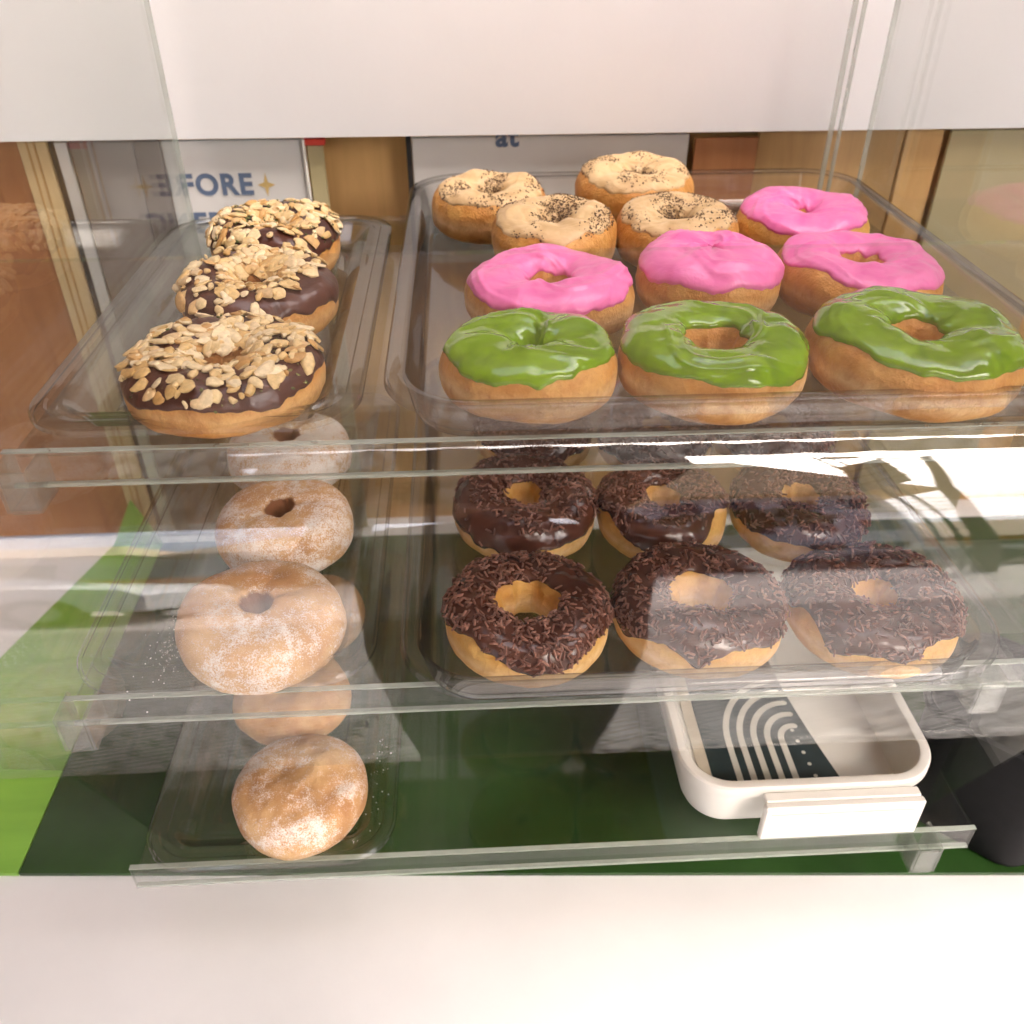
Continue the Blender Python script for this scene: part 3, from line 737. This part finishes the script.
def star(cx,cz,r,parent,inv_):
    p=[]
    for k in range(8):
        a=math.pi/2+k*math.pi/4; q=r if k%2==0 else r*.32; p.append((cx+q*.75*math.cos(a),YB-.0034,cz+q*math.sin(a)))
    o=mk('gold_star',p,[tuple(range(8))],M['gold'],parent,False); o.matrix_parent_inverse=inv_
star(-.1750,1.2290,.0105,sg,SI)
board('white_edging',-.1388,-.1362,YB-.008,1.02,zt,M['white'],'thin white edging strip right of the lettered sign','trim')
pp=board('slim_post',-.1355,-.1215,YB-.004,ZC,zt-.006,M['sage'],'slim cream post with a red cap between sign and plywood','post')
o=MB().box(-.1375,-.1190,YB-.007,YB+.001,zt-.0058,zt,bev=.0008).build('red_cap',M['red'],pp)
s2=empty('notice_sheet',(.08,YB-.003,1.15)); tag(s2,'white notice sheet behind the cream doughnuts with dark print along its top','sign')
S2=Matrix.Translation(-Vector(s2.location))
o=MB().box(-.0445,.2000,YB-.003,YB,1.155,zt-.001,bev=.0006).build('sheet',M['paper'],s2); o.matrix_parent_inverse=S2
o=MB().box(-.0495,-.0450,YB-.004,YB,ZC,zt,bev=.0006).build('dark_margin',M['dark'],s2); o.matrix_parent_inverse=S2
text('at',.0290,1.2590,.0240,M['ink'],s2,YB-.0034,S2)
board('orange_crate',.205,.262,YB-.006,1.05,zt-.004,M['redwood'],'orange brown panel behind the puffy cream doughnut','panel')
board('tan_board',.2625,.3950,YB-.002,ZC,zt,M['ply2'],'brown board behind the pink doughnuts','board')
board('darker_board',.3960,.4300,YB-.004,ZC,zt,M['ply'],'tan board right of the brown board','board')
board('green_post',.4340,.5600,YB-.008,ZC,zt,M['sage'],'cream green upright at the right edge behind the case','post')

# ------------------------------------------------------------------ street behind the photographer (seen mirrored in the guard)
def struct(o): o['kind']='structure'; return o
def paving():
    m,nt=newmat('paving_setts'); t=NT(nt); v=t.coord((1,1,1))
    mp=t.n('ShaderNodeMapping'); mp.inputs['Rotation'].default_value=(0,0,R(38)); t.l(v,mp.inputs[0])
    b=t.n('ShaderNodeTexBrick'); b.inputs['Scale'].default_value=5.5; b.inputs['Color1'].default_value=(.33,.315,.30,1); b.inputs['Color2'].default_value=(.24,.23,.22,1); b.inputs['Mortar'].default_value=(.05,.045,.04,1); b.inputs['Mortar Size'].default_value=.055; b.inputs['Brick Width'].default_value=.9; b.inputs['Row Height'].default_value=.5
    t.l(mp.outputs[0],b.inputs['Vector'])
    n=t.noise(v,2.2,6,.65); c=t.mix(.8,b.outputs['Color'],t.ramp(n,[(.3,.45),(.7,1.1)]),'MULTIPLY')
    t.out(t.bsdf(c,.8)); return m
def gplane(name,x0,x1,y0,y1,z,mat):
    return struct(mk(name,[(x0,y0,z),(x1,y0,z),(x1,y1,z),(x0,y1,z)],[(0,1,2,3)],mat,None,False))
gplane('ground',-400,400,-400,400,-.012,simple('earth',(.22,.21,.19),.9,.2,.3))
gplane('paving',-40,40,-5.2,3,0.0,paving())
M['road']=simple('pale_concrete_road',(.44,.40,.37),.85,.15,.6)
gplane('road',-90,90,-15.0,-5.2,-.006,M['road'])
struct(MB().box(-90,90,-15.3,-15.0,-.01,.13).build('kerb',simple('kerb_stone',(.5,.46,.42),.8,.1,3),None,False))
M['awn']=simple('brown_awning_fabric',(.20,.10,.06),.8,.15,3)
m_,nt_=newmat('brown_awning_canvas'); t_=NT(nt_); v_=t_.coord((1,1,1)); c_=t_.ramp(t_.noise(v_,3,5),[(.3,(.22,.11,.07)),(.7,(.34,.19,.12))])
d_=t_.n('ShaderNodeBsdfDiffuse'); t_.l(c_,d_.inputs[0]); u_=t_.n('ShaderNodeBsdfTranslucent'); t_.l(t_.ramp(t_.noise(v_,3,5),[(.3,(.42,.30,.22)),(.7,(.56,.42,.31))]),u_.inputs[0])
x_=t_.n('ShaderNodeMixShader'); x_.inputs[0].default_value=.08; t_.l(d_.outputs[0],x_.inputs[1]); t_.l(u_.outputs[0],x_.inputs[2]); t_.out(x_.outputs[0]); M['awn2']=m_
# stall roof with a scalloped valance
t=empty('awning',(0,0,2.6)); tag(t,'brown awning over the stall with a scalloped valance along its street edge','awning')
o=mk('roof_sheet',[(-.9,-.85,2.62),(2.2,-.85,2.62),(2.2,.26,2.62),(-.9,.26,2.62)],[(0,1,2,3)],M['awn2'],t,False); o.matrix_parent_inverse=Matrix.Translation((0,0,-2.6))  # stops short of the back wall; gap added to light the top shelf
vs=[];fs=[];n=120
for i in range(n+1):
    x=-.9+3.1*i/n; d=.16+.012*abs(math.sin(i*math.pi/6)); yy=-.86+.006*math.sin(i*.8)
    vs+=[(x,yy,2.62),(x,yy,2.62-d),(x,yy-.004,2.62-d),(x,yy-.004,2.62)]
for i in range(n):
    for k in range(4): a=4*i+k;b=4*i+(k+1)%4; fs.append((a,b,b+4,a+4))
o=mk('valance',vs,fs,M['awn'],t,False); o.matrix_parent_inverse=Matrix.Translation((0,0,-2.6))
o=MB().box(-4.5,-.50,-2.6,1.2,2.30,2.34).box(-.4999,.50,-2.6,-.90,2.302,2.338).box(-.4999,.50,-.8999,-.868,2.302,2.598).build('awning_side_roof',M['awn2'],None,False); tag(o,'neighbouring brown tarpaulin roof to the side of the stall','awning')
# lamp post, sign board on a pole
M['pole']=simple('weathered_pole',(.16,.13,.11),.6,.2,6)
t=empty('street_lamp',(6.3,-10,0)); tag(t,'leaning grey lamp post beside the road','street lamp')
TI=Matrix.Translation((-6.3,10,0))
o=MB().tube([(6.25,-10,0),(6.3,-10,4),(6.6,-10,7),(7.5,-10,10.8)],[.16,.13,.11,.09],12).build('pole',M['pole'],t); o.matrix_parent_inverse=TI
o=MB().tube([(7.3,-10,10.4),(6.2,-9.9,10.9)],[.05,.04],8).build('lamp_arm',M['pole'],t); o.matrix_parent_inverse=TI
o=MB().box(5.8,6.4,-10.1,-9.8,10.82,10.95,bev=.03).build('lamp_head',M['pole'],t); o.matrix_parent_inverse=TI
t=empty('solar_panel',(6.0,-10.3,0)); tag(t,'tilted solar panel on a thin lattice mast across the road','solar panel')
TI=Matrix.Translation((-6.0,10.3,0))
c4=[Vector(p) for p in ((5.95,-10.3,9.9),(6.95,-10.3,11.0),(6.55,-10.3,8.0),(5.5,-10.3,6.8))]
M['solar']=simple('dusty_solar_cells',(.33,.28,.26),.4,.15,5)
n_=Vector((0,.06,0))
o=mk('panel_face',[p for p in c4]+[p-n_ for p in c4],[(0,1,2,3),(7,6,5,4),(0,4,5,1),(1,5,6,2),(2,6,7,3),(3,7,4,0)],M['solar'],t,False); o.matrix_parent_inverse=TI
for k in (1,2,3):
    a=c4[0].lerp(c4[3],k/4);b=c4[1].lerp(c4[2],k/4); o=MB().tube([a+n_*.5,b+n_*.5],.05,6).build('panel_rib',M['dark'],t); o.matrix_parent_inverse=TI
for x in (5.95,6.2):
    o=MB().tube([(x,-10.4,0),(x,-10.4,11.6)],.035,6).build('mast',M['pole'],t); o.matrix_parent_inverse=TI
# power lines
for k in range(5):
    pts=[]
    for i in range(21):
        x=-30+3*i*1.0; pts.append((x,-12,4.9+.45*k+.02*(i-10)**2*.12+x*.02))
    o=MB().tube(pts,.022,5).build('power_line',M['dark']); tag(o,'sagging black overhead cable across the street','cable','overhead cables across the street')
# buildings across the street
def tilemat(name,c1,c2,s=1.5):
    m,nt=newmat(name); t=NT(nt); v=t.coord((.4,1,1)); w=t.n('ShaderNodeTexWave'); w.bands_direction='Z'; w.inputs['Scale'].default_value=s; w.inputs['Distortion'].default_value=1.5; t.l(v,w.inputs[0])
    n=t.noise(v,2,5); c=t.ramp(t.math('ADD',t.math('MULTIPLY',w.outputs['Fac'],.5),t.math('MULTIPLY',n,.5)),[(.3,c1),(.7,c2)]); t.out(t.bsdf(c,.8)); return m
M['rooft']=tilemat('pale_roof_tiles',(.80,.50,.24),(.92,.70,.42))
M['roofb']=tilemat('brown_roof_tiles',(.45,.33,.22),(.62,.48,.34))
M['lav']=simple('lavender_wall',(.72,.71,.76),.8,.1,1)
M['orange']=simple('orange_wall',(.85,.36,.14),.8,.1,1)
M['cwall']=simple('cream_wall',(.82,.78,.72),.8,.08,1)
M['glassd']=simple('dark_window_glass',(.06,.07,.09),.15,.2,2)
def house(x0,x1,y0,y1,h,rh,wall,roof,label,over=1.0,floors=2,bays=5):
    cx,cy=(x0+x1)/2,(y0+y1)/2; t=empty('town_house',(cx,cy,0)); tag(t,label,'building','buildings across the street'); I=Matrix.Translation((-cx,-cy,0))
    o=MB().box(x0,x1,y0,y1,0,h).build('wall',wall,t,False); o.matrix_parent_inverse=I
    v=[(x0-over,y1+over,h),(x1+over,y1+over,h),(x1+over,y0-over,h),(x0-over,y0-over,h),(x0+1,cy,h+rh),(x1-1,cy,h+rh)]
    o=mk('roof',v,[(0,1,5,4),(1,2,5),(2,3,4,5),(3,0,4),(3,2,1,0)],roof,t,False); o.matrix_parent_inverse=I
    for f in range(floors):
        for b in range(bays):
            wx=x0+(x1-x0)*(b+.5)/bays; wz=h*(f+.55)/floors; w_=(x1-x0)/bays*.27
            o=MB().box(wx-w_,wx+w_,y1+.01,y1+.09,wz-h/floors*.22,wz+h/floors*.25).build('window',M['glassd'],t,False); o.matrix_parent_inverse=I
house(4.2,10.2,-26,-19,11,11,M['lav'],M['rooft'],'large house with pale tiled roof facing the stall',1.2,3,4)
house(11.5,34,-27,-20,3.4,3.6,M['orange'],M['roofb'],'low orange shop with brown roof beyond the lamp post',1,1,7)
house(-6,3.6,-25,-19,4.6,3,M['cwall'],M['roofb'],'cream building straight across from the stall',.8,2,4)
house(-24,-7.5,-24,-17,4.4,2.2,M['lav'],M['roofb'],'long lavender building at the other end of the street',.8,1,6)
o=MB().box(6,30,-17.6,-17.5,0,1.9).build('site_fence',M['cwall'],None,False); tag(o,'long pale site fence along the far side of the road','fence')
o=MB().box(-16,-2.0,-16.6,-16.5,0,1.3).build('low_wall',M['orange'],None,False); tag(o,'low orange wall along the far pavement','wall')
# trees across the road
M['leaf']=islands('leaf_green',[(0,(.03,.07,.015)),(.5,(.06,.12,.03)),(1,(.12,.17,.05))],.6)
def tree(x,y,h,r,sd,label,pal=False):
    t=empty('tree',(x,y,0)); tag(t,label,'tree'); rnd=random.Random(sd)
    MB().tube([(0,0,0),(.1,0,h*.5),(0,.1,h*.85)],[.2,.15,.06],8).build('trunk',M['pole'],t)
    mb=MB()
    for i in range(2200):
        d=Vector((rnd.gauss(0,1),rnd.gauss(0,1),rnd.gauss(0,1))).normalized()*r*rnd.random()**.4
        d*=1+.35*noise.noise(d*1.2+Vector((sd,0,0)))
        c=Vector((0,0,h))+Vector((d.x*1.25,d.y,d.z*.75)); a=Vector((rnd.gauss(0,1),rnd.gauss(0,1),rnd.gauss(0,1))).normalized(); b=a.orthogonal().normalized(); s=rnd.uniform(.1,.22)
        mb.add([c-a*s,c+b*s*.5,c+a*s,c-b*s*.5],[(0,1,2,3)])
    mb.build('crown',M['leaf'],t,False)
tree(5.4,-16.5,6.5,1.6,3,'tall leafy tree before the tiled house')
tree(3.6,-17,5.5,1.8,4,'small tree before the cream building')
tree(-9.5,-15.9,2.7,1.1,5,'bushy tree by the low orange wall')
tree(14,-16.6,1.6,1.5,6,'round bush at the foot of the pale fence')
# parked cars
def car(x,y,rz,paint,label):
    t=empty('parked_car',(x,y,0),R(rz)); tag(t,label,'car','cars parked across the road')
    L,Wd=4.2,1.7
    side=[(-2.1,.35),(-2.08,.75),(-1.95,.88),(-1.5,.95),(-1.0,1.40),(-.6,1.46),(.4,1.44),(1.0,1.02),(1.9,.86),(2.1,.70),(2.1,.35)]
    n=len(side); vs=[];
    for sy,k in ((-1,0),(1,1)):
        for (a,b) in side: vs.append((a,sy*(.85 if b<1.1 else .66),b))
    fs=[tuple(range(n)),tuple(range(n,2*n))[::-1]]+[(i,n+i,n+(i+1)%n,(i+1)%n) for i in range(n)]
    mk('body',vs,fs,paint,t,True,30)
    for sy in (-1,1):
        mk('side_window',[(-1.25,sy*.80,1.03),(.75,sy*.80,1.03),(.30,sy*.70,1.36),(-.90,sy*.70,1.36)],[(0,1,2,3)],M['glassd'],t,False)
    mk('windscreen',[(1.0,-.68,1.05),(1.0,.68,1.05),(.45,.6,1.43),(.45,-.6,1.43)],[(0,1,2,3)],M['glassd'],t,False)
    for wx in (-1.3,1.3):
        for sy in (-1,1):
            w=MB().tube([(wx,sy*.72,.32),(wx,sy*.90,.32)],.32,20).build('wheel',M['black'],t)
            MB().tube([(wx,sy*.895,.32),(wx,sy*.915,.32)],.19,14).build('rim',M['silver'],w)
    return t
P_dark=simple('black_car_paint',(.02,.02,.022),.2,.05,3,Coat_Weight=.6); P_white=simple('white_car_paint',(.75,.75,.73),.2,.03,3,Coat_Weight=.6); P_maroon=simple('maroon_car_paint',(.12,.02,.03),.2,.05,3,Coat_Weight=.6)
car(7.8,-13.8,0,P_dark,'black parked car nearest the lamp post')
car(3.0,-13.8,0,P_maroon,'maroon parked car across from the photographer')
car(12.6,-13.8,0,P_white,'white parked car beyond the black one')
car(-4.4,-6.9,6,P_white,'white parked car close to the stall at the left')

# ------------------------------------------------------------------ the photographer
M['shirt']=simple('charcoal_shirt',(.035,.035,.04),.85,.2,30,.2)
M['trouser']=simple('black_trousers',(.02,.02,.024),.85,.2,30,.2)
M['skin']=simple('skin',(.45,.25,.16),.5,.06,40,Subsurface_Weight=.1,Subsurface_Radius=(.02,.01,.005))
M['hair']=simple('dark_hair',(.02,.014,.01),.5,.3,90)
def skin(name,chains,mat,parent,sub=2,smooth=True):
    verts=[];edges=[];rad=[];idx={}
    for ch in chains:
        prev=None
        for (p,r) in ch:
            k=tuple(round(c,4) for c in p)
            if k not in idx: idx[k]=len(verts); verts.append(p); rad.append(r)
            i=idx[k]
            if prev is not None and prev!=i: edges.append((prev,i))
            prev=i
    me=bpy.data.meshes.new(name); me.from_pydata(verts,edges,[]); me.update(); me.materials.append(mat)
    o=bpy.data.objects.new(name,me); col.objects.link(o); o.parent=parent
    m=o.modifiers.new('skin','SKIN'); m.use_smooth_shade=True
    if not me.skin_vertices: 
        bpy.context.view_layer.objects.active=o
        me.attributes.new('skin_vertex','FLOAT','POINT') if False else None
    for i,sv in enumerate(me.skin_vertices[0].data): sv.radius=rad[i] if isinstance(rad[i],tuple) else (rad[i],rad[i]); sv.use_root=(i==0)
    s=o.modifiers.new('sub','SUBSURF'); s.levels=sub; s.render_levels=sub
    return o
per=empty('person',(.035,-.36,0)); tag(per,'person in dark clothes holding up a phone in front of the case','person')
# local coordinates: +y faces the case
body=[[((0,0,.93),(.175,.115)),((0,0,1.02),(.185,.13)),((0,0,1.18),(.20,.14)),((0,0,1.34),(.195,.125)),((0,0,1.42),(.10,.075)),((0,.005,1.47),.055),((0,.012,1.53),.05)],
      [((0,0,1.34),(.195,.125)),((-.17,-.005,1.37),.062),((-.23,.03,1.20),.048),((-.20,.10,1.17),.043),((-.155,.27,1.40),.033),((-.130,.305,1.435),.027)],
      [((0,0,1.34),(.195,.125)),((.17,-.005,1.37),.062),((.24,.03,1.20),.048),((.21,.10,1.17),.043),((.075,.27,1.40),.033),((.055,.305,1.435),.027)],
      [((0,0,.93),(.175,.115)),((-.07,0,.86),.105),((-.058,.01,.50),.070),((-.055,-.01,.12),.050),((-.055,0,.05),.048),((-.065,.13,.035),.036)],
      [((0,0,.93),(.175,.115)),((.07,0,.86),.105),((.060,.02,.50),.070),((.058,.0,.12),.050),((.058,.01,.05),.048),((.070,.14,.035),.036)]]
try:
    skin('body',body,M['shirt'],per)
    head=[[((0,.012,1.535),.055),((0,.025,1.58),(.062,.068)),((0,.022,1.64),(.074,.086)),((0,.012,1.70),(.068,.08)),((0,.005,1.735),.04)]]
    h=skin('head',head,M['skin'],per)
    skin('hair',[[((0,-.012,1.60),(.072,.06)),((0,-.006,1.67),(.083,.086)),((0,.0,1.725),(.076,.082)),((0,.0,1.755),.035)]],M['hair'],per)
    mbf=MB()
    for sx in (-1,1):
        mbf.add([Vector((sx*.030,.098,1.645))+Vector((v.x*.012,v.y*.008,v.z*.007)) for v in ICO2[0]],ICO2[1])
    mbf.build('eyes',M['dark'],per)
    skin('nose',[[((0,.100,1.645),.007),((0,.116,1.612),.011),((0,.100,1.605),.009)]],M['skin'],per)
    skin('mouth',[[((-.02,.092,1.578),.004),((0,.100,1.580),.006),((.02,.092,1.578),.004)]],M['redwood'],per)
    skin('ear',[[((-.078,.01,1.655),.010),((-.084,.005,1.63),.012),((-.078,.012,1.605),.008)]],M['skin'],per,1)
    skin('ear',[[((.078,.01,1.655),.010),((.084,.005,1.63),.012),((.078,.012,1.605),.008)]],M['skin'],per,1)
    for sx,bx in ((-1,-.130),(1,.055)):
        ph=.058 if sx<0 else .095   # phone edge in local x
        base=Vector((bx,.305,1.435)); palm=Vector((bx-sx*.012,.335,1.45))
        hand=[[(tuple(base),.024),(tuple(palm),(.022,.020))]]
        for k in range(4):
            z=1.478-.019*k; L=(.9,1,.95,.75)[k]
            hand.append([(tuple(palm),(.022,.020)),((bx-sx*.006,.352,z),.0095),((bx-sx*.018*L,.372,z+.002),.0085),((bx-sx*.042*L,.374,z+.003),.0078)])
        hand.append([(tuple(palm),(.022,.020)),((bx-sx*.012,.338,1.422),.011),((bx-sx*.034,.334,1.424),.009)])
        skin('hand',hand,M['skin'],per)
except Exception as ex:
    print('person failed',ex); raise
phn=MB().box(-.0775,.0775,-.012,-.004,-.046,.030,bev=.002)
o=phn.build('phone',M['black']); tag(o,'black phone held level by the photographer','phone')

# ------------------------------------------------------------------ camera
f,yaw,pitch,roll=np.array([890.3006,-.052,-.618,.0014])
cam=bpy.data.cameras.new('camera'); co=bpy.data.objects.new('camera',cam); col.objects.link(co); scene.camera=co
cam.sensor_width=36; cam.lens=f*36/1024; cam.clip_start=.01; cam.clip_end=2000
cy,sy=math.cos(yaw),math.sin(yaw); Rz=Matrix(((cy,-sy,0),(sy,cy,0),(0,0,1)))
cp,sp=math.cos(pitch),math.sin(pitch); Rx=Matrix(((1,0,0),(0,cp,-sp),(0,sp,cp)))
cr,sr=math.cos(roll),math.sin(roll); Ry=Matrix(((cr,0,sr),(0,1,0),(-sr,0,cr)))
Q=Rz@Rx@Ry; rt,fw,up=Q.col[0],Q.col[1],Q.col[2]
Mx=Matrix((( rt[0],up[0],-fw[0],0),(rt[1],up[1],-fw[1],0),(rt[2],up[2],-fw[2],1.45),(0,0,0,1)))
co.matrix_world=Mx
cam.dof.use_dof=True; cam.dof.focus_distance=.50; cam.dof.aperture_fstop=cam.lens/3.4
Mf=.0  # phone stands just behind the lens position
o.matrix_world=Matrix.Translation((0,0,1.45))@Matrix.Rotation(pitch,4,'X')

# ------------------------------------------------------------------ daylight
w=bpy.data.worlds.new('World'); scene.world=w; w.use_nodes=True; nt=w.node_tree; nt.nodes.clear()
sky=nt.nodes.new('ShaderNodeTexSky'); sky.sky_type='NISHITA'; sky.sun_disc=False
SE,SA=54,142   # hazy sun over the street, to the right of the photographer
sky.sun_elevation=R(SE); sky.sun_rotation=R(SA); sky.air_density=.7; sky.dust_density=8.0; sky.ozone_density=.8
bg=nt.nodes.new('ShaderNodeBackground'); bg.inputs['Strength'].default_value=.15
ou=nt.nodes.new('ShaderNodeOutputWorld'); nt.links.new(sky.outputs[0],bg.inputs[0]); nt.links.new(bg.outputs[0],ou.inputs[0])
sl=bpy.data.lights.new('sun','SUN'); sl.energy=1.5; sl.angle=R(12); sl.color=(1,.98,.95)
so=bpy.data.objects.new('sun',sl); col.objects.link(so)
dirv=Vector((math.sin(R(SA))*math.cos(R(SE)),math.cos(R(SA))*math.cos(R(SE)),math.sin(R(SE))))
so.rotation_euler=dirv.to_track_quat('Z','Y').to_euler(); so.location=(0,0,30)
scene.view_settings.view_transform='Standard'; scene.view_settings.look='None'; scene.view_settings.gamma=1
scene.view_settings.use_curve_mapping=False
scene.view_settings.exposure=2.72
c=scene.cycles
c.max_bounces=10; c.diffuse_bounces=4; c.glossy_bounces=5; c.transmission_bounces=4; c.transparent_max_bounces=60
c.sample_clamp_indirect=6; c.caustics_reflective=False; c.caustics_refractive=False
c.use_denoising=True
